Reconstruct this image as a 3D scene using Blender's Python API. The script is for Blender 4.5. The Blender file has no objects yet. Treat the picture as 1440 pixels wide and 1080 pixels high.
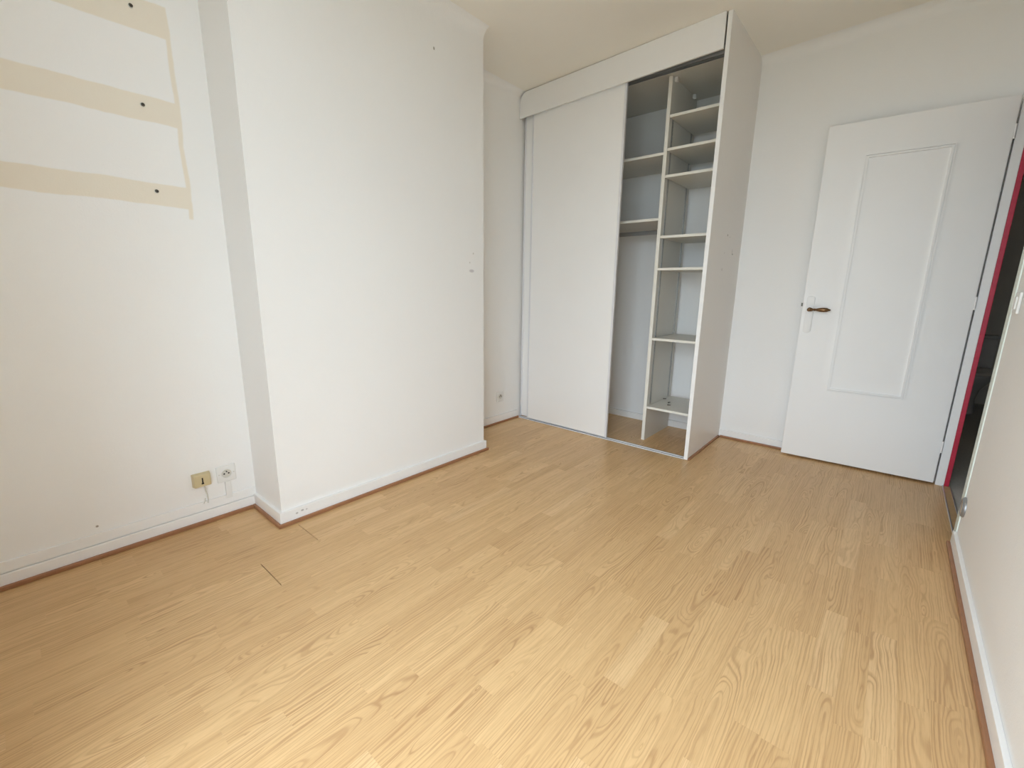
import bpy, bmesh, math, random
from mathutils import Vector, Matrix

random.seed(7)
scene = bpy.context.scene
col = scene.collection

# ------------------------------------------------------------------ camera
cam_data = bpy.data.cameras.new('camera')
cam_data.sensor_fit = 'HORIZONTAL'
cam_data.sensor_width = 36.0
FPX = 621.86
cam_data.lens = 36.0 * FPX / 1440.0
cam_data.clip_start = 0.02
cam = bpy.data.objects.new('camera', cam_data)
col.objects.link(cam)
CR = Vector((0.75795593, 0.65218521, 0.01254046))
CU = Vector((-0.14777275, 0.1529499, 0.9771231))
CF = Vector((-0.63534717, 0.74246938, -0.21230448))
CO = Vector((2.02468572, -0.73493025, 1.09681701))
m3 = Matrix((CR, CU, -CF)).transposed()
cam.matrix_world = Matrix.Translation(CO) @ m3.to_4x4()
scene.camera = cam

# ------------------------------------------------------------------ daylight, exposure
REAR_Y = -1.0
WIN = (1.08, 2.30, 0.06, 2.20)            # window opening in the rear wall: x0, x1, z0, z1
world = bpy.data.worlds.new('overcast_sky')
scene.world = world
world.use_nodes = True
bg = world.node_tree.nodes['Background']
bg.inputs['Color'].default_value = (0.730, 0.868, 1.0, 1)
bg.inputs['Strength'].default_value = 12.4
pl = bpy.data.lights.new('window_portal', 'AREA')
pl.shape = 'RECTANGLE'
pl.size = WIN[1] - WIN[0]
pl.size_y = WIN[3] - WIN[2]
pl.cycles.is_portal = True
po = bpy.data.objects.new('window_portal', pl)
po.location = ((WIN[0] + WIN[1]) / 2, REAR_Y - 0.2, (WIN[2] + WIN[3]) / 2)
po.rotation_euler = (math.radians(90), 0, 0)      # emits towards +y
col.objects.link(po)

scene.view_settings.view_transform = 'Standard'
scene.view_settings.look = 'None'
scene.view_settings.gamma = 1.0
scene.view_settings.use_curve_mapping = False
scene.view_settings.exposure = 0.0
scene.cycles.use_denoising = True
scene.cycles.max_bounces = 14
scene.cycles.diffuse_bounces = 10
scene.cycles.glossy_bounces = 4
scene.cycles.transparent_max_bounces = 12
scene.cycles.caustics_reflective = False
scene.cycles.caustics_refractive = False

# ------------------------------------------------------------------ node helpers
class NT:
    def __init__(s, name):
        s.m = bpy.data.materials.new(name)
        s.m.use_nodes = True
        s.t = s.m.node_tree
        s.b = s.t.nodes['Principled BSDF']
    def n(s, typ, **kw):
        nd = s.t.nodes.new(typ)
        for k, v in kw.items():
            setattr(nd, k, v)
        return nd
    def put(s, sock, v):
        if isinstance(v, bpy.types.NodeSocket):
            s.t.links.new(v, sock)
        else:
            sock.default_value = v
    def math(s, op, a, b=None, c=None, clamp=False):
        nd = s.n('ShaderNodeMath', operation=op)
        nd.use_clamp = clamp
        s.put(nd.inputs[0], a)
        if b is not None: s.put(nd.inputs[1], b)
        if c is not None: s.put(nd.inputs[2], c)
        return nd.outputs[0]
    def step(s, v, a, b):                        # smooth 0..1 between a and b
        nd = s.n('ShaderNodeMapRange', interpolation_type='SMOOTHSTEP')
        s.put(nd.inputs['Value'], v)
        nd.inputs['From Min'].default_value = a
        nd.inputs['From Max'].default_value = b
        return nd.outputs[0]
    def mix(s, f, a, b):
        nd = s.n('ShaderNodeMix', data_type='RGBA')
        s.put(nd.inputs[0], f)
        s.put(nd.inputs[6], a)
        s.put(nd.inputs[7], b)
        return nd.outputs[2]
    def noise(s, vec, scale, detail=2.0, rough=0.5):
        nd = s.n('ShaderNodeTexNoise')
        if vec is not None: s.put(nd.inputs['Vector'], vec)
        nd.inputs['Scale'].default_value = scale
        nd.inputs['Detail'].default_value = detail
        nd.inputs['Roughness'].default_value = rough
        return nd.outputs['Fac']
    def vec(s, x, y, z):
        nd = s.n('ShaderNodeCombineXYZ')
        for i, v in enumerate((x, y, z)): s.put(nd.inputs[i], v)
        return nd.outputs[0]
    def pos(s):
        g = s.n('ShaderNodeNewGeometry')
        sp = s.n('ShaderNodeSeparateXYZ')
        s.t.links.new(g.outputs['Position'], sp.inputs[0])
        return g.outputs['Position'], sp.outputs[0], sp.outputs[1], sp.outputs[2]
    def bump(s, h, strength, dist):
        nd = s.n('ShaderNodeBump')
        nd.inputs['Strength'].default_value = strength
        nd.inputs['Distance'].default_value = dist
        s.put(nd.inputs['Height'], h)
        s.t.links.new(nd.outputs[0], s.b.inputs['Normal'])
    def set(s, color=None, rough=None, metal=None, spec=None):
        if color is not None:
            s.put(s.b.inputs['Base Color'], color if isinstance(color, bpy.types.NodeSocket) else tuple(color) + (1,))
        if rough is not None: s.put(s.b.inputs['Roughness'], rough)
        if metal is not None: s.b.inputs['Metallic'].default_value = metal
        if spec is not None: s.b.inputs['Specular IOR Level'].default_value = spec

def c4(c): return tuple(c) + (1,)

WHITE = (0.862, 0.852, 0.834)

def wall_paint(name, color=WHITE, bands=False, spots=(), rough=0.62):
    t = NT(name)
    p, x, y, z = t.pos()
    big = t.noise(p, 1.3, 3)
    base = t.mix(t.math('MULTIPLY', big, 0.5), c4(color), c4([c * 0.955 for c in color]))
    if bands:
        w1 = t.math('MULTIPLY_ADD', t.noise(p, 9, 3), 0.016, -0.008)
        zz = t.math('ADD', z, w1)
        yy = t.math('ADD', y, t.math('MULTIPLY_ADD', t.noise(p, 7, 3), 0.02, -0.010))
        inside_y = t.math('SUBTRACT', 1.0, t.step(yy, -0.116, -0.108))
        tot = None
        for z0, z1 in ((2.028, 2.141), (1.714, 1.806), (1.405, 1.489)):
            m = t.math('MULTIPLY', t.step(zz, z0 - 0.003, z0 + 0.003), t.math('SUBTRACT', 1.0, t.step(zz, z1 - 0.003, z1 + 0.003)))
            tot = m if tot is None else t.math('MAXIMUM', tot, m)
        v = t.math('MULTIPLY', t.step(yy, -0.131, -0.125), t.math('MULTIPLY', t.step(zz, 1.36, 1.37), t.math('SUBTRACT', 1.0, t.step(zz, 2.138, 2.142))))
        tot = t.math('MULTIPLY', t.math('MAXIMUM', tot, v), inside_y)
        tint = t.mix(t.noise(p, 5, 2), c4((0.79, 0.705, 0.585)), c4((0.80, 0.745, 0.63)))
        base = t.mix(t.math('MULTIPLY', tot, 0.9), base, tint)
    for (cx, cy, cz, r, sy, colr) in spots:
        d = t.vec(t.math('SUBTRACT', x, cx), t.math('DIVIDE', t.math('SUBTRACT', y, cy), sy), t.math('SUBTRACT', z, cz))
        ln = t.n('ShaderNodeVectorMath', operation='LENGTH')
        t.t.links.new(d, ln.inputs[0])
        f = t.math('SUBTRACT', 1.0, t.step(ln.outputs['Value'], r * 0.5, r))
        base = t.mix(t.math('MULTIPLY', f, 0.85), base, c4(colr))
    t.set(base, rough, spec=0.3)
    h = t.math('ADD', t.noise(p, 160, 3, 0.6), t.math('MULTIPLY', t.noise(p, 14, 2), 2.2))
    t.bump(h, 0.22, 0.0025)
    return t.m

def plain(name, color, rough=0.5, metal=0.0, spec=0.4, var=0.06, scale=6.0, bump=0.0, bscale=80.0, bdist=0.001):
    t = NT(name)
    p, x, y, z = t.pos()
    n = t.noise(p, scale, 3)
    base = t.mix(n, c4([min(1, c * (1 + var)) for c in color]), c4([c * (1 - var) for c in color]))
    t.set(base, rough, metal, spec)
    if bump:
        t.bump(t.noise(p, bscale, 3), bump, bdist)
    return t.m

def plank_material():
    t = NT('oak_laminate')
    tc = t.n('ShaderNodeTexCoord')
    sp = t.n('ShaderNodeSeparateXYZ')
    t.t.links.new(tc.outputs['Object'], sp.inputs[0])
    x, y = sp.outputs[0], sp.outputs[1]
    oi = t.n('ShaderNodeObjectInfo')
    r = oi.outputs['Random']
    fr = lambda k: t.math('FRACT', t.math('MULTIPLY', r, k))
    r2, r3, r4, r5 = fr(17.31), fr(91.73), fr(211.9), fr(53.17)
    seed = t.math('MULTIPLY', r, 137.0)
    # slow warps of the growth rings
    n1 = t.math('SUBTRACT', t.noise(t.vec(t.math('MULTIPLY', x, 9.0), t.math('MULTIPLY', y, 3.2), seed), 1.0, 2), 0.5)
    n2 = t.math('SUBTRACT', t.noise(t.vec(t.math('MULTIPLY', x, 40.0), t.math('MULTIPLY', y, 9.0), seed), 1.0, 3), 0.5)
    x0 = t.math('MULTIPLY_ADD', r2, 0.11, -0.055)
    slope = t.math('MULTIPLY_ADD', r3, 0.20, -0.10)
    off = t.math('MULTIPLY_ADD', r4, 0.05, -0.025)
    D = t.math('ADD', t.math('MULTIPLY_ADD', y, slope, off), t.math('MULTIPLY', n1, 0.075))
    dx = t.math('ADD', t.math('SUBTRACT', x, x0), t.math('MULTIPLY', n2, 0.004))
    rr = t.math('SQRT', t.math('ADD', t.math('MULTIPLY', dx, dx), t.math('MULTIPLY', D, D)))
    freq = t.math('MULTIPLY_ADD', r5, 430.0, 560.0)
    n3 = t.math('SUBTRACT', t.noise(t.vec(t.math('MULTIPLY', rr, 95.0), t.math('MULTIPLY', y, 1.2), seed), 1.0, 3), 0.5)
    ph = t.math('ADD', t.math('MULTIPLY', rr, freq), t.math('ADD', t.math('MULTIPLY', n2, 1.8), t.math('MULTIPLY', n3, 14.0)))
    s = t.math('MULTIPLY_ADD', t.math('SINE', ph), 0.5, 0.5)
    line = t.math('POWER', s, 2.8)
    strength = t.math('MULTIPLY_ADD', fr(331.7), 0.6, 0.5)
    patch = t.step(t.noise(t.vec(t.math('MULTIPLY', x, 22.0), t.math('MULTIPLY', y, 3.0), t.math('ADD', seed, 9.0)), 1.0, 2), 0.25, 0.75)
    line = t.math('MULTIPLY', line, t.math('MULTIPLY', strength, t.math('MULTIPLY_ADD', patch, 0.7, 0.3)))
    pores = t.noise(t.vec(t.math('MULTIPLY', x, 520.0), t.math('MULTIPLY', y, 16.0), seed), 1.0, 2, 0.6)
    pore = t.step(pores, 0.50, 0.72)
    streak = t.noise(t.vec(t.math('MULTIPLY', x, 60.0), t.math('MULTIPLY', y, 2.5), seed), 1.0, 3)
    light = t.mix(fr(7.77), c4((0.710, 0.468, 0.230)), c4((0.640, 0.408, 0.194)))
    light = t.mix(t.math('MULTIPLY', t.step(fr(409.3), 0.86, 0.97), 0.6), light, c4((0.77, 0.53, 0.28)))
    dark = c4((0.37, 0.192, 0.078))
    c = t.mix(t.math('MULTIPLY', t.step(streak, 0.35, 0.75), 0.22), light, dark)
    c = t.mix(t.math('MULTIPLY', line, 0.70), c, dark)
    c = t.mix(t.math('MULTIPLY', pore, 0.32), c, dark)
    t.set(c, t.math('MULTIPLY_ADD', line, 0.10, 0.34), spec=0.42)
    t.bump(t.math('ADD', t.math('MULTIPLY', line, -0.5), t.math('MULTIPLY', pore, -0.5)), 0.10, 0.0006)
    return t.m

M = {}
M['wall'] = wall_paint('white_wall_paint')
M['wall_left'] = wall_paint('alcove_wall_paint', bands=True, spots=((-0.302, -0.589, 0.132, 0.006, 1, (0.25, 0.2, 0.15)),))
M['wall_chimney'] = wall_paint('chimney_wall_paint', spots=((0, 0.973, 2.308, 0.010, 0.7, (0.3, 0.28, 0.22)), (0, 1.235, 1.196, 0.012, 2.2, (0.58, 0.55, 0.56)),
                               (0, 1.25, 1.30, 0.007, 1, (0.6, 0.57, 0.52)), (0, 1.22, 1.245, 0.006, 1, (0.6, 0.57, 0.52))))
M['ceiling'] = wall_paint('ceiling_paint', (0.872, 0.838, 0.765), rough=0.8)
M['trim'] = plain('white_gloss_trim', (0.853, 0.843, 0.828), 0.38, var=0.02, bump=0.1, bscale=30, bdist=0.002)
M['scuffed_trim'] = wall_paint('scuffed_white_trim', (0.853, 0.843, 0.828), rough=0.4, spots=((0.0138, 0.062, 0.043, 0.006, 1.3, (0.45, 0.42, 0.4)), (0.0138, 0.088, 0.048, 0.006, 1.5, (0.4, 0.38, 0.36)), (0.0138, 0.108, 0.046, 0.004, 1.5, (0.5, 0.47, 0.45))))
M['bead'] = plain('brown_wood_bead', (0.33, 0.155, 0.075), 0.42, var=0.18, scale=22)
M['laminate'] = plain('white_laminate', (0.853, 0.843, 0.828), 0.36, var=0.015)
M['door_white'] = plain('white_door_lacquer', (0.853, 0.843, 0.828), 0.45, var=0.012, bump=0.06, bscale=45, bdist=0.002)
M['cream_edge'] = plain('cream_edge_band', (0.80, 0.775, 0.70), 0.4, var=0.02)
M['grey_board'] = plain('pale_grey_melamine', (0.66, 0.645, 0.595), 0.42, var=0.03)
M['side_panel'] = wall_paint('wardrobe_side_paint', (0.85, 0.82, 0.785), rough=0.42,
    spots=((1.123, 2.445, 1.447, 0.009, 1, (0.25, 0.22, 0.17)), (1.123, 2.50, 1.44, 0.005, 1, (0.4, 0.36, 0.3)),
           (1.123, 2.585, 1.355, 0.020, 0.22, (0.32, 0.29, 0.26)), (1.123, 2.595, 1.338, 0.006, 3.2, (0.3, 0.27, 0.24)),
           (1.123, 2.416, 1.335, 0.007, 0.8, (0.55, 0.5, 0.45)), (1.123, 2.40, 1.23, 0.012, 1.6, (0.68, 0.64, 0.6))))
M['track_dark'] = plain('dark_track_groove', (0.10, 0.10, 0.105), 0.5, var=0.1)
M['rail_white'] = plain('pale_anodised_rail', (0.80, 0.80, 0.82), 0.3, var=0.03)
M['profile'] = plain('pale_grey_door_profile', (0.72, 0.715, 0.73), 0.35, var=0.02)
M['standard'] = plain('slotted_steel', (0.42, 0.42, 0.41), 0.3, metal=0.85, var=0.2, scale=35)
M['alu'] = plain('brushed_aluminium', (0.72, 0.73, 0.75), 0.34, metal=1.0, var=0.04, scale=40)
M['dark_alu'] = plain('grey_track_metal', (0.36, 0.36, 0.36), 0.42, metal=0.7, var=0.05)
M['chrome'] = plain('chrome', (0.62, 0.63, 0.65), 0.18, metal=1.0, var=0.03)
M['brass'] = plain('aged_brass', (0.19, 0.105, 0.05), 0.32, metal=0.85, var=0.25, scale=60)
M['dark'] = plain('black_gap', (0.02, 0.018, 0.015), 0.7, var=0.1)
M['screw'] = plain('dark_steel', (0.10, 0.095, 0.08), 0.42, metal=0.8, var=0.2, scale=90)
M['beige'] = plain('yellowed_plastic', (0.60, 0.50, 0.30), 0.4, var=0.05, scale=20)
M['white_plastic'] = plain('white_plastic', (0.79, 0.785, 0.76), 0.32, var=0.015)
M['cable'] = plain('cable_sheath', (0.62, 0.60, 0.54), 0.5, var=0.05)
M['red'] = plain('red_gloss_paint', (0.46, 0.020, 0.050), 0.4, var=0.10, scale=12)
M['frame_white'] = plain('pale_green_white_paint', (0.74, 0.80, 0.74), 0.45, var=0.03, scale=9)
M['oak_strip'] = plain('oak_threshold_wood', (0.50, 0.33, 0.17), 0.42, var=0.15, scale=30)
M['subfloor'] = plain('dark_underlay', (0.10, 0.065, 0.035), 0.9, var=0.2)
M['hall_floor'] = plain('grey_speckled_carpet', (0.50, 0.49, 0.46), 0.9, var=0.25, scale=70, bump=0.4, bscale=220, bdist=0.003)
M['hall_wall'] = plain('taupe_hall_paint', (0.80, 0.77, 0.72), 0.7, var=0.04)
M['porcelain'] = plain('white_porcelain', (0.70, 0.70, 0.71), 0.15, spec=0.5, var=0.01)
M['ground'] = plain('outdoor_ground', (0.22, 0.22, 0.19), 0.9, var=0.2, scale=0.6)
M['plank'] = plank_material()
tg = NT('window_glass')
tr = tg.n('ShaderNodeBsdfTransparent')
gl = tg.n('ShaderNodeBsdfGlossy')
gl.inputs['Roughness'].default_value = 0.02
mx = tg.n('ShaderNodeMixShader')
mx.inputs[0].default_value = 0.05
tg.t.links.new(tr.outputs[0], mx.inputs[1])
tg.t.links.new(gl.outputs[0], mx.inputs[2])
tg.t.links.new(mx.outputs[0], tg.t.nodes['Material Output'].inputs[0])
M['glass'] = tg.m

# ------------------------------------------------------------------ mesh helpers
class MB:
    """Collects shapes in world coordinates."""
    def __init__(s): s.bm = bmesh.new()
    def hull8(s, v, bevel=0.0, seg=2):
        bm = bmesh.new()
        vs = [bm.verts.new(p) for p in v]
        for f in ((0, 3, 2, 1), (4, 5, 6, 7), (0, 1, 5, 4), (1, 2, 6, 5), (2, 3, 7, 6), (3, 0, 4, 7)):
            bm.faces.new([vs[i] for i in f])
        return s._add(bm, bevel, seg)
    def box(s, x0, x1, y0, y1, z0, z1, bevel=0.0, seg=2):
        return s.hull8(((x0, y0, z0), (x1, y0, z0), (x1, y1, z0), (x0, y1, z0), (x0, y0, z1), (x1, y0, z1), (x1, y1, z1), (x0, y1, z1)), bevel, seg)
    def _add(s, bm, bevel, seg):
        bmesh.ops.recalc_face_normals(bm, faces=bm.faces[:])
        if bevel > 0:
            bmesh.ops.bevel(bm, geom=bm.edges[:], offset=bevel, segments=seg, profile=0.6, affect='EDGES')
        me = bpy.data.meshes.new('tmp')
        bm.to_mesh(me); bm.free()
        s.bm.from_mesh(me)
        bpy.data.meshes.remove(me)
        return s
    def prism(s, a, b, bevel=0.0, seg=2):
        """Solid between two polygons (lists of points) with the same count."""
        bm = bmesh.new()
        A = [bm.verts.new(p) for p in a]; B = [bm.verts.new(p) for p in b]
        n = len(A)
        bm.faces.new(A[::-1]); bm.faces.new(B)
        for i in range(n):
            bm.faces.new((A[i], A[(i + 1) % n], B[(i + 1) % n], B[i]))
        return s._add(bm, bevel, seg)
    def loft(s, rings, cap=True):
        bm = bmesh.new()
        R = [[bm.verts.new(p) for p in r] for r in rings]
        n = len(R[0])
        for k in range(len(R) - 1):
            for i in range(n):
                bm.faces.new((R[k][i], R[k][(i + 1) % n], R[k + 1][(i + 1) % n], R[k + 1][i]))
        if cap:
            bm.faces.new(R[0][::-1]); bm.faces.new(R[-1])
        return s._add(bm, 0, 1)
    def lathe(s, origin, axis, prof, n=24):
        """prof: (distance along axis, radius)."""
        ax = Vector(axis).normalized(); o = Vector(origin)
        u = ax.orthogonal().normalized(); w = ax.cross(u)
        rings = []
        for d, r in prof:
            rings.append([o + ax * d + (u * math.cos(2 * math.pi * i / n) + w * math.sin(2 * math.pi * i / n)) * max(r, 1e-5) for i in range(n)])
        return s.loft(rings)
    def tube(s, pts, r, n=10):
        pts = [Vector(p) for p in pts]
        rings = []
        prev = None
        for i, p in enumerate(pts):
            d = (pts[min(i + 1, len(pts) - 1)] - pts[max(i - 1, 0)]).normalized()
            u = d.orthogonal().normalized() if prev is None else (prev - d * prev.dot(d)).normalized()
            prev = u; w = d.cross(u)
            rings.append([p + (u * math.cos(2 * math.pi * k / n) + w * math.sin(2 * math.pi * k / n)) * r for k in range(n)])
        return s.loft(rings)

WORLD_LOC = {}
def obj(name, mb, mat, parent=None, origin=None, smooth=False, edges=None):
    bm = mb.bm
    vs = [v.co for v in bm.verts]
    lo = Vector([min(v[i] for v in vs) for i in range(3)]); hi = Vector([max(v[i] for v in vs) for i in range(3)])
    o = Vector(origin) if origin is not None else Vector(((lo.x + hi.x) / 2, (lo.y + hi.y) / 2, lo.z))
    bmesh.ops.translate(bm, verts=bm.verts[:], vec=-o)
    me = bpy.data.meshes.new(name)
    if smooth:
        for f in bm.faces: f.smooth = True
    bm.to_mesh(me); bm.free()
    if smooth:
        try: me.set_sharp_from_angle(angle=math.radians(smooth if smooth is not True else 35))
        except Exception: pass
    me.materials.append(M[mat] if isinstance(mat, str) else mat)
    ob = bpy.data.objects.new(name, me)
    col.objects.link(ob)
    if parent is not None:
        ob.parent = parent
        ob.location = o - WORLD_LOC[parent.name]
    else:
        ob.location = o
    WORLD_LOC[ob.name] = o
    return ob
def empty(name, loc):
    ob = bpy.data.objects.new(name, None)
    ob.empty_display_size = 0.1
    col.objects.link(ob)
    ob.location = loc
    WORLD_LOC[ob.name] = Vector(loc)
    return ob
def tag(o, label, cat, group=None, kind=None):
    o['label'] = label; o['category'] = cat
    if group: o['group'] = group
    if kind: o['kind'] = kind
    return o
def struct(name, mb, mat, label, cat, **kw):
    return tag(obj(name, mb, mat, **kw), label, cat, kind='structure')
def box(*a, **k): return MB().box(*a, **k)

# ------------------------------------------------------------------ measured room
XA, XR, LC = -0.302, -0.354, 1.339          # alcove wall, recess wall, length of the chimney breast
YC, YB, XW = 2.1234, 2.783, 2.371           # wardrobe front, back wall, right wall
Y_OPEN0, Y_OPEN1, DOOR_Z = 1.962, 2.720, 2.065
def ceil_z(x): return 2.533 + 0.033 * x

# ------------------------------------------------------------------ walls and ceiling
mb = MB().box(XA - 0.15, XA, REAR_Y - 0.25, 0.0, -0.02, 2.62)
struct('wall_left', mb, 'wall_left', 'white alcove wall with three beige unpainted bands and screw holes', 'wall')
mb = MB().box(XR - 0.15, 0.0, 0.0, LC, -0.02, 2.62)
struct('wall_chimney', mb, 'wall_chimney', 'white chimney breast wall standing out between alcove and wardrobe recess', 'wall')
mb = MB().box(XR - 0.15, XR, LC, YB + 0.15, -0.02, 2.62)
struct('wall_recess', mb, 'wall', 'shaded white wall between chimney breast and wardrobe', 'wall')
mb = MB().box(XR, 2.398, YB, YB + 0.12, -0.02, 2.72)
struct('wall_back', mb, 'wall', 'white back wall behind the open door and wardrobe', 'wall')
mb = MB().box(XW, 2.402, REAR_Y - 0.25, Y_OPEN0, -0.02, 2.72).box(XW, 2.402, Y_OPEN0, YB, DOOR_Z, 2.72).box(XW, 2.402, Y_OPEN1 + 0.035, YB, -0.02, DOOR_Z)
struct('wall_right', mb, 'wall', 'white right wall ending at the doorway', 'wall')
mb = MB()
mb.box(XA, WIN[0], REAR_Y - 0.25, REAR_Y, -0.02, 2.72).box(WIN[1], XW, REAR_Y - 0.25, REAR_Y, -0.02, 2.72)
mb.box(WIN[0], WIN[1], REAR_Y - 0.25, REAR_Y, -0.02, WIN[2]).box(WIN[0], WIN[1], REAR_Y - 0.25, REAR_Y, WIN[3], 2.72)
struct('wall_rear', mb, 'wall', 'white window wall behind the viewpoint', 'wall')
xa, xb = -0.52, 2.425
mb = MB().hull8(((xa, REAR_Y - 0.26, ceil_z(xa)), (xb, REAR_Y - 0.26, ceil_z(xb)), (xb, YB + 0.16, ceil_z(xb)), (xa, YB + 0.16, ceil_z(xa)),
                 (xa, REAR_Y - 0.26, 2.78), (xb, REAR_Y - 0.26, 2.78), (xb, YB + 0.16, 2.78), (xa, YB + 0.16, 2.78)))
struct('ceiling', mb, 'ceiling', 'off-white plaster ceiling with rounded edges', 'ceiling')

def arc(cx, cz, r, sx):
    """Concave quarter from the wall (x side) up to the ceiling."""
    return [(cx - sx * r * math.cos(a), cz + r * math.sin(a)) for a in [math.pi / 2 * i / 10 for i in range(11)]]
def cove_y(n, x, sx, y0, y1, r, label):
    z = ceil_z(x + sx * r) + 0.001
    prof = [(x - sx * 0.004, z + 0.01), (x - sx * 0.004, z - r)] + [(px, pz) for px, pz in arc(x + sx * r, z - r, r, sx)] + [(x + sx * r, z + 0.01)]
    mb = MB().prism([(a, y0, b) for a, b in prof], [(a, y1, b) for a, b in prof])
    return struct('trim_%d' % n, mb, 'ceiling' if False else 'wall', label, 'ceiling cove', smooth=30)
cove_y(1, 0.0, 1, 0.0, LC, 0.062, 'rounded plaster cove above the chimney breast')
cove_y(2, XR, 1, LC, 2.105, 0.06, 'rounded plaster cove above the wardrobe recess')
cove_y(3, XA, 1, REAR_Y, 0.0, 0.06, 'rounded plaster cove above the alcove wall')
cove_y(4, XW, -1, REAR_Y, YB, 0.06, 'rounded plaster cove above the right wall')
r = 0.062
def cprof(x):
    z = ceil_z(x) + 0.001
    return [(x, YB + 0.004, z + 0.01), (x, YB + 0.004, z - r)] + [(x, YB - (r - r * math.cos(a)), z - r + r * math.sin(a)) for a in [math.pi / 2 * i / 10 for i in range(11)]] + [(x, YB - r, z + 0.01)]
struct('trim_5', MB().prism(cprof(1.1235), cprof(XW)), 'wall', 'rounded plaster cove above the back wall', 'ceiling cove', smooth=30)

# ------------------------------------------------------------------ floor: strips of the laminate one by one
floor = struct('floor', box(-0.36, XW + 0.03, REAR_Y - 0.02, YB, -0.05, -0.0085), 'subfloor', 'honey-coloured oak strip laminate floor', 'floor')
SW, SX0 = 0.0648, 0.0445
known = {-4: [-.512], -3: [-.512], 0: [-.618, .049], 1: [-.58, .049], 2: [.049], 3: [-.186], 4: [-.186], 5: [-.186], 6: [-.413], 7: [-.421, .035, .53], 8: [-.421], 9: [.236],
         15: [-.22], 16: [.283], 18: [.014, .645], 19: [.65, 1.34], 20: [1.09], 21: [-.11, 1.304], 22: [.55], 24: [.46, 1.02, 2.27], 27: [1.09], 28: [.367, 1.737],
         29: [.362], 30: [1.03], 31: [1.645], 32: [2.09], 33: [.733, 1.57], 34: [1.58]}
def px(p):
    d = Vector(p) - CO
    z = d.dot(CF)
    if z < 0.05: return None
    return (720 + FPX * d.dot(CR) / z, 540 - FPX * d.dot(CU) / z)
def floor_ranges(xm):
    lo = REAR_Y
    if xm < XA + 0.005: return [(LC, YB)]
    if xm < 0: return [(lo, 0.0), (LC, YB)]
    return [(lo, YB)]
strips = []
rs = random.Random(21)
for k in range(-7, 36):
    x0 = SX0 + SW * k; x1 = x0 + SW
    if x0 < 0 < x1:
        pieces_x = [(x0, x1)]
    x0c, x1c = max(x0, XR), min(x1, XW + 0.006)
    if x1c - x0c < 0.006: continue
    xm = (x0c + x1c) / 2
    js = sorted(known.get(k, [rs.uniform(0, 0.4)]))
    full = [js[0]]
    for a, b in zip(js[:-1], js[1:]):
        n = max(1, round((b - a) / 0.40))
        for i in range(1, n + 1): full.append(a + (b - a) * i / n + (rs.uniform(-.05, .05) if i < n else 0))
    while full[-1] < YB: full.append(full[-1] + rs.uniform(0.30, 0.50))
    while full[0] > REAR_Y: full.insert(0, full[0] - rs.uniform(0.30, 0.50))
    for (lo, hi) in floor_ranges(xm):
        for a, b in zip(full[:-1], full[1:]):
            a2, b2 = max(a, lo), min(b, hi)
            if b2 - a2 < 0.03: continue
            g0 = g1 = 0.00003
            if (k in (0, 1, 2) and abs(a - .049) < 1e-6) or (k in (3, 4, 5) and abs(a + .186) < 1e-6): g0 = 0.0028
            strips.append((x0c + 0.00003, x1c - 0.00003, a2 + g0, b2 - g1))
def shown_area(s):
    x0, x1, y0, y1 = s
    tot = 0
    n = 6
    for i in range(n):
        ya, yb = y0 + (y1 - y0) * i / n, y0 + (y1 - y0) * (i + 1) / n
        q = [px((x, y, 0)) for x, y in ((x0, ya), (x1, ya), (x1, yb), (x0, yb))]
        if any(p is None for p in q): continue
        cx = sum(p[0] for p in q) / 4; cy = sum(p[1] for p in q) / 4
        if not (0 <= cx <= 1440 and 0 <= cy <= 1080): continue
        ym, xm = (ya + yb) / 2, (x0 + x1) / 2
        t = (2.13 - CO.y) / (ym - CO.y)
        xf = CO.x + (xm - CO.x) * t
        if ym > 2.13 and xf < 0.51: continue                      # behind the closed sliding doors
        if xm < 0 and ym > LC:                                     # behind the chimney breast
            t = (0 - CO.x) / (xm - CO.x)
            if CO.y + (ym - CO.y) * t < LC: continue
        tot += abs(sum(q[j][0] * q[(j + 1) % 4][1] - q[(j + 1) % 4][0] * q[j][1] for j in range(4))) / 2
    return tot
strips.sort(key=lambda s: -shown_area(s))
rest = MB()
for i, (x0, x1, y0, y1) in enumerate(strips):
    if i < 300 and shown_area((x0, x1, y0, y1)) > 0:
        o = Vector(((x0 + x1) / 2, (y0 + y1) / 2, 0))
        obj('plank', box(x0, x1, y0, y1, -0.008, 0.0), 'plank', floor, origin=o)
    else:
        rest.box(x0, x1, y0, y1, -0.008, 0.0)
ro = obj('plank_field', rest, 'plank', floor)
ro['kind'] = 'stuff'

# ------------------------------------------------------------------ baseboards with brown beads
def skirting(name, parts, beads, label):
    mb = MB()
    for p in parts: mb.box(*p, bevel=0.003, seg=2)
    o = struct(name, mb, 'trim', label, 'baseboard')
    mb = MB()
    for p in beads: mb.box(*p, bevel=0.004, seg=2)
    obj('wood_bead', mb, 'bead', o)
    return o
T, HB, BZ, BO = 0.014, 0.068, 0.017, 0.0265
b = skirting('baseboard_left', [(XA, XA + T, REAR_Y, -T, 0.001, 0.058)], [(XA + T - 0.001, XA + BO, REAR_Y, -BO, 0.0, BZ)], 'white baseboard of the alcove with a dark crack along its top')
obj('capping', MB().box(XA, XA + 0.0075, REAR_Y, -0.001, 0.0605, 0.104, bevel=0.003), 'trim', b)
def wrap(a, b, z0, z1, bevel):
    q = [(XA, -a), (XA, -b), (b, -b), (b, LC + b), (XR, LC + b), (XR, LC + a), (a, LC + a), (a, -a)]
    return MB().prism([(x, y, z0) for x, y in q], [(x, y, z1) for x, y in q], bevel=bevel)
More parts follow.
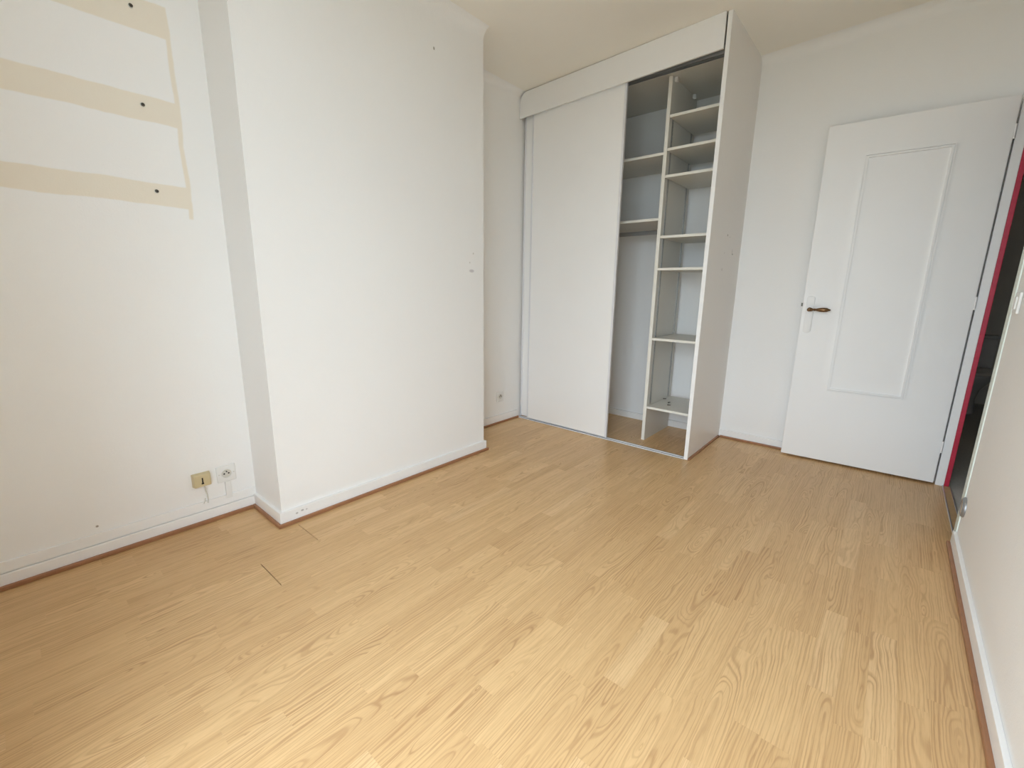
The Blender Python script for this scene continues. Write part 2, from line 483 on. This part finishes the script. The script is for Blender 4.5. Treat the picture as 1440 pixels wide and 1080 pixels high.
bc = struct('baseboard_chimney', wrap(-0.002, T, 0.001, HB, 0.003), 'scuffed_trim', 'white baseboard wrapping the chimney breast with brown bead', 'baseboard')
obj('wood_bead', wrap(T - 0.001, BO, 0.0, BZ, 0.004), 'bead', bc)
skirting('baseboard_recess', [(XR, XR + T, LC + T, 2.112, 0.001, HB)], [(XR + T - 0.001, XR + BO, LC + BO, 2.112, 0, BZ * 0.9)], 'white baseboard between chimney breast and wardrobe')
skirting('baseboard_back', [(1.124, 2.335, YB - T, YB, 0.001, 0.060)], [(1.124 + 0.012, 2.335, YB - BO, YB - T + 0.001, 0, BZ * 0.9)], 'white baseboard of the back wall beside the open door')
skirting('baseboard_right', [(XW - T, XW, REAR_Y, 1.905, 0.001, HB)], [(XW - BO, XW - T + 0.001, REAR_Y, 1.90, 0, BZ)], 'white baseboard running along the right wall')
struct('baseboard_wardrobe', MB().box(-0.35, 1.099, YB - 0.022, YB, 0.0, 0.052, bevel=0.003), 'trim', 'white baseboard at the back inside the open wardrobe', 'baseboard')
struct('baseboard_rear', MB().box(XA + 0.02, XW - 0.02, REAR_Y, REAR_Y + T, 0.0, HB, bevel=0.003), 'trim', 'white baseboard under the window', 'baseboard')

# ------------------------------------------------------------------ fitted wardrobe
W = tag(empty('fitted_wardrobe', (0.38, YC, 0)), 'white floor-to-ceiling fitted wardrobe with sliding doors, half open on shelves', 'wardrobe')
P1 = 1.1235
side = MB().hull8(((1.1005, 2.103, 0.004), (P1, 2.103, 0.004), (P1, YB - 0.001, 0.004), (1.1005, YB - 0.001, 0.004),
                   (1.1005, 2.103, ceil_z(1.1)), (P1, 2.103, ceil_z(1.123)), (P1, YB - 0.001, ceil_z(1.123)), (1.1005, YB - 0.001, ceil_z(1.1))))
sp_ = obj('side_panel', side, 'side_panel', W)
obj('edge_band', MB().box(1.1000, P1 + 0.0004, 2.1005, 2.1032, 0.004, ceil_z(1.1) - 0.001, bevel=0.0008), 'laminate', sp_)
obj('base_bead', MB().box(P1 - 0.0005, P1 + 0.012, 2.106, YB - BO, 0, 0.015, bevel=0.004), 'bead', W)
# fascia board with the rounded upper corner that fits the cove
FX0, FX1 = XR + 0.001, 1.0935
top = [(FX1, ceil_z(FX1) - 0.001), (FX0 + 0.075, ceil_z(FX0 + 0.075) - 0.004)]
rad = 0.068
cx_, cz_ = FX0 + rad + 0.004, ceil_z(FX0 + 0.07) - rad - 0.006
crn = [(cx_ - rad * math.sin(a), cz_ + rad * math.cos(a)) for a in [math.pi / 2 * i / 8 for i in range(9)]]
poly = [(FX0 + 0.002, 2.346), (FX1, 2.391)] + top[:1] + crn
fa = MB().prism([(a, 2.090, b) for a, b in poly], [(a, 2.106, b) for a, b in poly], bevel=0.003, seg=2)
obj('fascia', fa, 'laminate', W, smooth=30)
# tracks
ftk = obj('floor_track', MB().box(XR + 0.002, 1.1, 2.1065, 2.166, 0.0, 0.001), 'track_dark', W)
for y, w in ((2.1065, 0.0095), (2.1350, 0.0160)):
    obj('track_rail', MB().box(XR + 0.002, 1.1, y, y + w, 0.0, 0.0055, bevel=0.001, seg=1), 'rail_white', ftk)
tt = MB().box(XR + 0.002, 1.1, 2.1225, 2.166, 2.398, 2.419)
for y in (2.1225, 2.143, 2.163): tt.box(XR + 0.002, 1.1, y, y + 0.003, 2.378, 2.40)
obj('ceiling_track', tt, 'dark_alu', W)
obj('top_panel', MB().box(XR + 0.002, 1.1, 2.167, YB - 0.002, 2.4195, 2.436), 'grey_board', W)
# sliding doors
for (x0, x1, y0, y1) in ((-0.247, 0.515, 2.1165, 2.1340), (-0.3385, 0.4235, 2.1420, 2.1595)):
    d = obj('sliding_door', MB().box(x0 + 0.012, x1 - 0.012, y0 + 0.0035, y1 - 0.002, 0.014, 2.394), 'laminate', W)
    for (a, b) in ((x0, x0 + 0.014), (x1 - 0.015, x1)):
        obj('edge_profile', MB().box(a, b, y0, y1, 0.012, 2.396, bevel=0.0015), 'profile', d)
# divider, shelves, rail
dv = obj('divider', MB().box(0.7125, 0.7355, 2.296, 2.742, 0.0, 2.419), 'grey_board', W)
obj('edge_band', MB().box(0.7122, 0.7358, 2.2938, 2.2963, 0.0, 2.419, bevel=0.0008), 'cream_edge', dv)
for (yy, zz) in ((2.335, 2.406), (2.665, 2.406)):
    obj('corner_block', MB().box(0.7355, 0.756, yy - 0.012, yy + 0.012, zz - 0.013, zz + 0.0135, bevel=0.005, seg=3), 'white_plastic', dv)
for z in (2.192, 1.996, 1.833, 1.453, 1.243, 0.763, 0.262):
    s_ = obj('shelf', MB().box(0.7395, 1.0985, 2.291, 2.725, z - 0.016, z), 'grey_board', W)
    obj('edge_band', MB().box(0.7395, 1.0985, 2.2885, 2.2912, z - 0.0163, z + 0.0003, bevel=0.0008), 'cream_edge', s_)
for z in (1.978, 1.570):
    s_ = obj('shelf', MB().box(XR + 0.003, 0.7115, 2.298, 2.742, z - 0.016, z), 'grey_board', W)
    obj('edge_band', MB().box(XR + 0.003, 0.7115, 2.2955, 2.2982, z - 0.0163, z + 0.0003, bevel=0.0008), 'cream_edge', s_)
rl = MB()
ov = [(0.0075 * math.cos(2 * math.pi * i / 20), 0.015 * math.sin(2 * math.pi * i / 20)) for i in range(20)]
rl.prism([(XR + 0.004, 2.52 + a, 1.507 + b) for a, b in ov], [(0.712, 2.52 + a, 1.507 + b) for a, b in ov])
obj('hanging_rail', rl, 'dark_alu', W, smooth=40)
# slotted shelf standards on the divider and on the side panel
for xs, sgn in ((0.7355, 1), (1.1005, -1)):
    for y in (2.347, 2.688):
        mb = MB()
        a, b = (xs, xs + 0.0045) if sgn > 0 else (xs - 0.0045, xs)
        for dy in (-0.007, 0.0035): mb.box(a, b, y + dy, y + dy + 0.0035, 0.27, 2.20)
        k = 0.27
        while k < 2.19:
            mb.box(a, b, y - 0.0036, y + 0.0036, k, k + 0.011); k += 0.022
        st = obj('shelf_standard', mb, 'standard', W)
        obj('slot_back', MB().box(a + (0.0002 if sgn > 0 else 0.0018), a + (0.0012 if sgn > 0 else 0.0028), y - 0.0035, y + 0.0035, 0.272, 2.198), 'dark', st)

# ------------------------------------------------------------------ open door against the back wall
HX, HY = 2.334, 2.706
D = tag(empty('door_1', (HX, HY, 0)), 'white door with a tall moulded panel, swung open against the back wall', 'door', kind='structure')
WL = -0.774
obj('leaf', MB().box(HX + WL, HX, HY, HY + 0.040, 0.013, 2.052, bevel=0.0025), 'door_white', D)
def frame_ring(x0, x1, z0, z1, w, y0, y1):
    mb = MB()
    o_ = [(x0, z0), (x1, z0), (x1, z1), (x0, z1)]; i_ = [(x0 + w, z0 + w), (x1 - w, z0 + w), (x1 - w, z1 - w), (x0 + w, z1 - w)]
    for k in range(4):
        q = [o_[k], o_[(k + 1) % 4], i_[(k + 1) % 4], i_[k]]
        mb.prism([(HX + a, y0, b) for a, b in q], [(HX + a, y1, b) for a, b in q])
    return mb
mz = obj('panel_moulding', frame_ring(-0.581, -0.198, 0.477, 1.871, 0.007, HY - 0.008, HY + 0.001), 'door_white', D)
obj('bead', frame_ring(-0.570, -0.209, 0.488, 1.860, 0.009, HY - 0.010, HY + 0.001), 'door_white', mz)
# handle on a long rounded plate
ptsx = []
cxp, hw = -0.733, 0.021
for i in range(9): a = math.pi * i / 8; ptsx.append((cxp + hw * math.cos(a), 1.058 + hw * 0.55 * math.sin(a)))
for i in range(9): a = math.pi + math.pi * i / 8; ptsx.append((cxp + hw * math.cos(a), 0.852 + hw * 0.55 * math.sin(a)))
pt = obj('handle_plate', MB().prism([(HX + a, HY - 0.010, b) for a, b in ptsx], [(HX + a, HY, b) for a, b in ptsx], bevel=0.002), 'door_white', D, smooth=40)
hl = MB()
hz = 0.987
hl.lathe((HX + cxp, HY - 0.004, hz), (0, -1, 0), [(0, 0.013), (0.006, 0.013), (0.008, 0.009), (0.040, 0.008), (0.046, 0.011), (0.054, 0.011), (0.058, 0.006)], 18)
hl.lathe((HX + cxp - 0.004, HY - 0.048, hz), (1, 0, 0.01), [(0, 0.005), (0.004, 0.010), (0.016, 0.011), (0.024, 0.007), (0.030, 0.006), (0.034, 0.0095), (0.038, 0.006), (0.046, 0.0085), (0.062, 0.0125), (0.082, 0.0135), (0.098, 0.0115), (0.106, 0.006), (0.112, 0.005), (0.116, 0.001)], 18)
obj('lever', hl, 'brass', pt, smooth=50)
obj('latch', MB().box(HX + WL - 0.010, HX + WL + 0.004, HY + 0.010, HY + 0.026, 1.005, 1.026, bevel=0.002), 'screw', D)
for z in (0.233, 1.046, 1.887):
    hb = MB().lathe((HX + 0.003, HY + 0.002, z - 0.035), (0, 0, 1), [(0, 0.002), (0.002, 0.0042), (0.034, 0.0045), (0.036, 0.0045), (0.068, 0.0042), (0.07, 0.002)], 14)
    obj('hinge', hb, 'door_white', D, smooth=40)
D.rotation_euler = (0, 0, math.radians(2.9))

# door frame in the right wall
mb = MB().box(2.3425, 2.381, Y_OPEN1, YB - 0.0005, 0.0, DOOR_Z + 0.045, bevel=0.003).box(2.3425, 2.381, Y_OPEN0 - 0.06, Y_OPEN1 + 0.002, DOOR_Z, DOOR_Z + 0.045, bevel=0.003)
fr_ = struct('trim_6', mb, 'trim', 'white door frame post on the hinge side of the doorway', 'door frame')
mb = MB().box(2.3812, 2.4015, Y_OPEN1 - 0.002, Y_OPEN1 + 0.034, 0.0, DOOR_Z, bevel=0.002).box(2.3812, 2.4015, Y_OPEN0, Y_OPEN1 - 0.002, DOOR_Z - 0.02, DOOR_Z, bevel=0.002)
obj('red_edge', mb, 'red', fr_)
struct('trim_7', MB().box(2.3665, 2.401, Y_OPEN0 - 0.062, Y_OPEN0 + 0.001, 0.0, DOOR_Z, bevel=0.003), 'frame_white', 'pale greenish frame post where the right wall ends', 'door frame')
th = struct('trim_8', MB().box(2.3775, 2.408, Y_OPEN0 + 0.001, Y_OPEN1 - 0.003, -0.01, 0.006, bevel=0.002), 'oak_strip', 'narrow wooden threshold strip across the doorway', 'threshold')
for x in (2.3735, 2.4060):
    obj('metal_edging', MB().box(x, x + 0.005, Y_OPEN0 + 0.002, Y_OPEN1 - 0.004, -0.01, 0.0085, bevel=0.001), 'alu', th)

# ------------------------------------------------------------------ unlit hall and toilet room seen through the doorway
struct('floor_hall', box(2.40, 3.45, 0.9, 5.75, -0.05, 0.0), 'hall_floor', 'grey speckled hall floor beyond the doorway', 'floor')
struct('wall_hall_end', box(2.40, 3.45, 5.70, 5.80, -0.02, 2.7), 'hall_wall', 'dark wall at the end of the hall behind the toilet', 'wall')
struct('wall_hall_far', box(3.45, 3.55, 0.9, 5.80, -0.02, 2.7), 'hall_wall', 'dark far wall of the hall', 'wall')
struct('wall_hall_near', MB().box(2.36, 2.398, YB + 0.12, 5.80, -0.02, 2.7), 'hall_wall', 'dark hall wall beyond the bedroom back wall', 'wall')
struct('wall_hall_start', box(2.40, 3.45, 0.8, 0.9, -0.02, 2.7), 'hall_wall', 'dark wall at the near end of the hall', 'wall')
struct('ceiling_hall', box(2.40, 3.55, 0.8, 5.80, 2.55, 2.7), 'hall_wall', 'dark hall ceiling', 'ceiling')
TX, TY = 2.605, 4.86
toi = tag(empty('toilet', (TX, TY + 0.4, 0)), 'white close-coupled toilet standing in the dark room beyond the doorway', 'toilet')
def ell(cx, cy, z, rx, ry, n=28, back=0.0):
    return [(cx + rx * math.cos(2 * math.pi * i / n), cy + ry * math.sin(2 * math.pi * i / n), z) for i in range(n)]
mb = MB().loft([ell(TX, TY + 0.36, 0, 0.115, 0.20), ell(TX, TY + 0.36, 0.02, 0.115, 0.20), ell(TX, TY + 0.36, 0.12, 0.10, 0.185), ell(TX, TY + 0.34, 0.22, 0.115, 0.20),
                ell(TX, TY + 0.29, 0.30, 0.155, 0.235), ell(TX, TY + 0.26, 0.36, 0.178, 0.255), ell(TX, TY + 0.26, 0.385, 0.182, 0.26)])
obj('bowl', mb, 'porcelain', toi, smooth=50)
mb = MB().loft([ell(TX, TY + 0.255, 0.386, 0.18, 0.255), ell(TX, TY + 0.255, 0.390, 0.187, 0.262), ell(TX, TY + 0.255, 0.408, 0.187, 0.262), ell(TX, TY + 0.255, 0.416, 0.178, 0.252)])
obj('seat_lid', mb, 'white_plastic', toi, smooth=50)
cis = obj('cistern', MB().box(TX - 0.185, TX + 0.185, TY + 0.50, TY + 0.69, 0.36, 0.685, bevel=0.02, seg=3), 'porcelain', toi, smooth=50)
obj('cistern_lid', MB().box(TX - 0.195, TX + 0.195, TY + 0.49, TY + 0.70, 0.686, 0.712, bevel=0.008, seg=3), 'porcelain', cis, smooth=50)
obj('flush_button', MB().lathe((TX, TY + 0.595, 0.712), (0, 0, 1), [(0, 0.022), (0.006, 0.022), (0.008, 0.018)], 20), 'chrome', cis, smooth=40)
sh = tag(empty('wall_shelf', (2.9, 5.58, 2.14)), 'pale shelf high on the dark wall above the toilet', 'shelf')
obj('shelf_board', MB().box(2.44, 3.40, 5.44, 5.699, 2.14, 2.16, bevel=0.002), 'porcelain', sh)
for x in (2.6, 3.2): obj('bracket', MB().box(x, x + 0.02, 5.50, 5.70, 2.06, 2.14, bevel=0.002), 'porcelain', sh)

# ------------------------------------------------------------------ window behind the viewpoint
wn = tag(empty('window_1', ((WIN[0] + WIN[1]) / 2, REAR_Y - 0.12, WIN[2])), 'white two-casement window behind the viewpoint', 'window', kind='structure')
mb = MB()
y0, y1 = REAR_Y - 0.16, REAR_Y - 0.10
mb.box(WIN[0], WIN[1], y0, y1, WIN[2], WIN[2] + 0.05).box(WIN[0], WIN[1], y0, y1, WIN[3] - 0.05, WIN[3])
mb.box(WIN[0], WIN[0] + 0.05, y0, y1, WIN[2] + 0.05, WIN[3] - 0.05).box(WIN[1] - 0.05, WIN[1], y0, y1, WIN[2] + 0.05, WIN[3] - 0.05)
xm = (WIN[0] + WIN[1]) / 2
mb.box(xm - 0.04, xm + 0.04, y0, y1, WIN[2] + 0.05, WIN[3] - 0.05)
obj('window_frame', mb, 'trim', wn)
for a, b in ((WIN[0] + 0.05, xm - 0.04), (xm + 0.04, WIN[1] - 0.05)):
    obj('pane', MB().box(a, b, REAR_Y - 0.134, REAR_Y - 0.128, WIN[2] + 0.05, WIN[3] - 0.05), 'glass', wn)
obj('window_sill', MB().box(WIN[0] - 0.03, WIN[1] + 0.03, REAR_Y - 0.1, REAR_Y + 0.03, WIN[2] - 0.025, WIN[2] - 0.001, bevel=0.004), 'trim', wn)
struct('ground', box(-40, 40, -60, REAR_Y - 3.0, -3.2, -3.0), 'ground', 'pale ground outside the window', 'ground')

# ------------------------------------------------------------------ sockets, switch, screws
def power_socket(name, y, z, x, label):
    """French socket on a wall whose face looks towards +x."""
    s = tag(empty(name, (x, y, z - 0.04)), label, 'socket')
    p = obj('cover_plate', MB().box(x + 0.0005, x + 0.0085, y - 0.040, y + 0.040, z - 0.040, z + 0.040, bevel=0.004, seg=3), 'white_plastic', s, smooth=40)
    obj('rim', MB().lathe((x + 0.008, y, z), (1, 0, 0), [(0, 0.0245), (0.003, 0.0245), (0.004, 0.0225), (0.003, 0.0205), (0, 0.0205)], 28), 'white_plastic', s, smooth=50)
    obj('well', MB().lathe((x + 0.008, y, z), (1, 0, 0), [(0, 0.0203), (0.0008, 0.0203)], 28), 'cable', s)
    for dy in (-0.0095, 0.0095):
        obj('pin_hole', MB().lathe((x + 0.0086, y + dy, z), (1, 0, 0), [(0, 0.0038), (0.0008, 0.0038)], 14), 'dark', s)
    obj('earth_pin', MB().lathe((x + 0.0085, y, z + 0.011), (1, 0, 0), [(0, 0.0024), (0.010, 0.0024), (0.012, 0.001)], 12), 'screw', s, smooth=40)
    for dy in (-0.031, 0.031):
        obj('screw_head', MB().lathe((x + 0.0083, y + dy, z), (1, 0, 0), [(0, 0.003), (0.0008, 0.003)], 12), 'cable', s)
    return s
S = power_socket('wall_socket', -0.120, 0.212, XA, 'square white power socket with conduit, beside beige phone socket')
obj('conduit', MB().box(XA + 0.0005, XA + 0.010, -0.131, -0.106, 0.086, 0.1725, bevel=0.002), 'white_plastic', S)
power_socket('wall_socket', 1.888, 0.222, XR, 'square white power socket low on shaded wall beside wardrobe')
tp = tag(empty('phone_socket', (XA, -0.222, 0.178)), 'yellowed beige telephone socket low on the alcove wall', 'socket')
obj('housing', MB().prism([(XA + 0.0005, -0.222 + a, b) for a, b in ((-0.037, 0.182), (0.037, 0.182), (0.037, 0.247), (-0.037, 0.247))],
                          [(XA + 0.027, -0.222 + a, b) for a, b in ((-0.033, 0.186), (0.033, 0.186), (0.033, 0.243), (-0.033, 0.243))], bevel=0.004, seg=3), 'beige', tp, smooth=40)
ts = MB().box(XA + 0.0268, XA + 0.0280, -0.2245, -0.2195, 0.199, 0.228).box(XA + 0.0268, XA + 0.0280, -0.2275, -0.2175, 0.198, 0.2035)
obj('jack_slot', ts, 'dark', tp)
cb = MB().tube([(XA + 0.008, -0.215, 0.186), (XA + 0.010, -0.213, 0.165), (XA + 0.008, -0.208, 0.135), (XA + 0.0095, -0.207, 0.11), (XA + 0.0105, -0.210, 0.094)], 0.0028)
obj('cable', cb, 'cable', tp, smooth=True)
cb = MB().tube([(XA + 0.004, -0.216, 0.118), (XA + 0.006, -0.219, 0.106), (XA + 0.010, -0.226, 0.096)], 0.0022)
obj('cable', cb, 'cable', tp, smooth=True)

def screw(y, z, label, tilt):
    s = tag(empty('wall_screw', (XA, y, z)), label, 'screw', 'screws left in the alcove wall')
    hd = obj('screw_head', MB().lathe((XA - 0.002, y, z), (1, 0.06, tilt), [(0, 0.0035), (0.006, 0.0035), (0.0065, 0.0062), (0.008, 0.0066), (0.0095, 0.0045), (0.0098, 0.0005)], 18), 'screw', s, smooth=40)
    for a in (0.5, 0.5 + math.pi / 2):
        dy, dz = math.cos(a) * 0.004, math.sin(a) * 0.004
        obj('cross_slot', MB().tube([(XA + 0.0077, y + 0.0005 - dy, z - dz), (XA + 0.0077, y + 0.0005 + dy, z + dz)], 0.0009, 6), 'dark', hd)
    obj('wall_plug', MB().lathe((XA - 0.001, y, z), (1, 0, 0), [(0, 0.0078), (0.0016, 0.0078), (0.0018, 0.006)], 18), 'cable', s)
screw(-0.225, 2.103, 'dark screw in the topmost beige band of the alcove wall', 0.1)
screw(-0.233, 1.770, 'dark screw in the middle beige band of the alcove wall', -0.05)
screw(-0.229, 1.458, 'dark screw in the lowest beige band of the alcove wall', 0.05)

rd = tag(empty('round_outlet', (XW, 1.868, 0.155)), 'round grey metal outlet low on the right wall by the doorway', 'socket')
obj('bezel', MB().lathe((XW, 1.868, 0.198), (-1, 0, 0), [(0, 0.044), (0.004, 0.044), (0.010, 0.040), (0.012, 0.036), (0.009, 0.031), (0.004, 0.030)], 32), 'dark_alu', rd, smooth=60)
obj('well', MB().lathe((XW, 1.868, 0.198), (-1, 0, 0), [(0, 0.0305), (0.0045, 0.0305)], 28), 'dark_alu', rd)
obj('bridge', MB().box(XW - 0.0105, XW - 0.002, 1.859, 1.877, 0.169, 0.227, bevel=0.003), 'chrome', rd)
sw = tag(empty('light_switch', (XW, 1.80, 1.03)), 'white light switch on the right wall beside the doorway', 'switch')
obj('cover_plate', MB().box(XW - 0.009, XW - 0.0004, 1.765, 1.845, 1.025, 1.105, bevel=0.003, seg=3), 'white_plastic', sw, smooth=40)
obj('rocker', MB().box(XW - 0.0135, XW - 0.0085, 1.785, 1.825, 1.042, 1.088, bevel=0.002), 'white_plastic', sw)

# dark shelf pegs lying on the lowest shelf
for (x, y, a, lab) in ((0.752, 2.590, 0.5, 'small dark peg at the back of the lowest wardrobe shelf'), (0.822, 2.500, 1.3, 'small dark peg in the middle of the lowest wardrobe shelf'),
                       (0.851, 2.425, 0.2, 'small dark peg nearest the front of the lowest wardrobe shelf')):
    dx, dy = math.cos(a) * 0.012, math.sin(a) * 0.012
    s = obj('shelf_peg', MB().lathe((x - dx, y - dy, 0.2665), (dx, dy, 0), [(0, 0.0042), (0.006, 0.0042), (0.0065, 0.0028), (0.022, 0.0028), (0.024, 0.001)], 12), 'screw', smooth=40)
    tag(s, lab, 'peg', 'loose pegs on the lowest shelf')
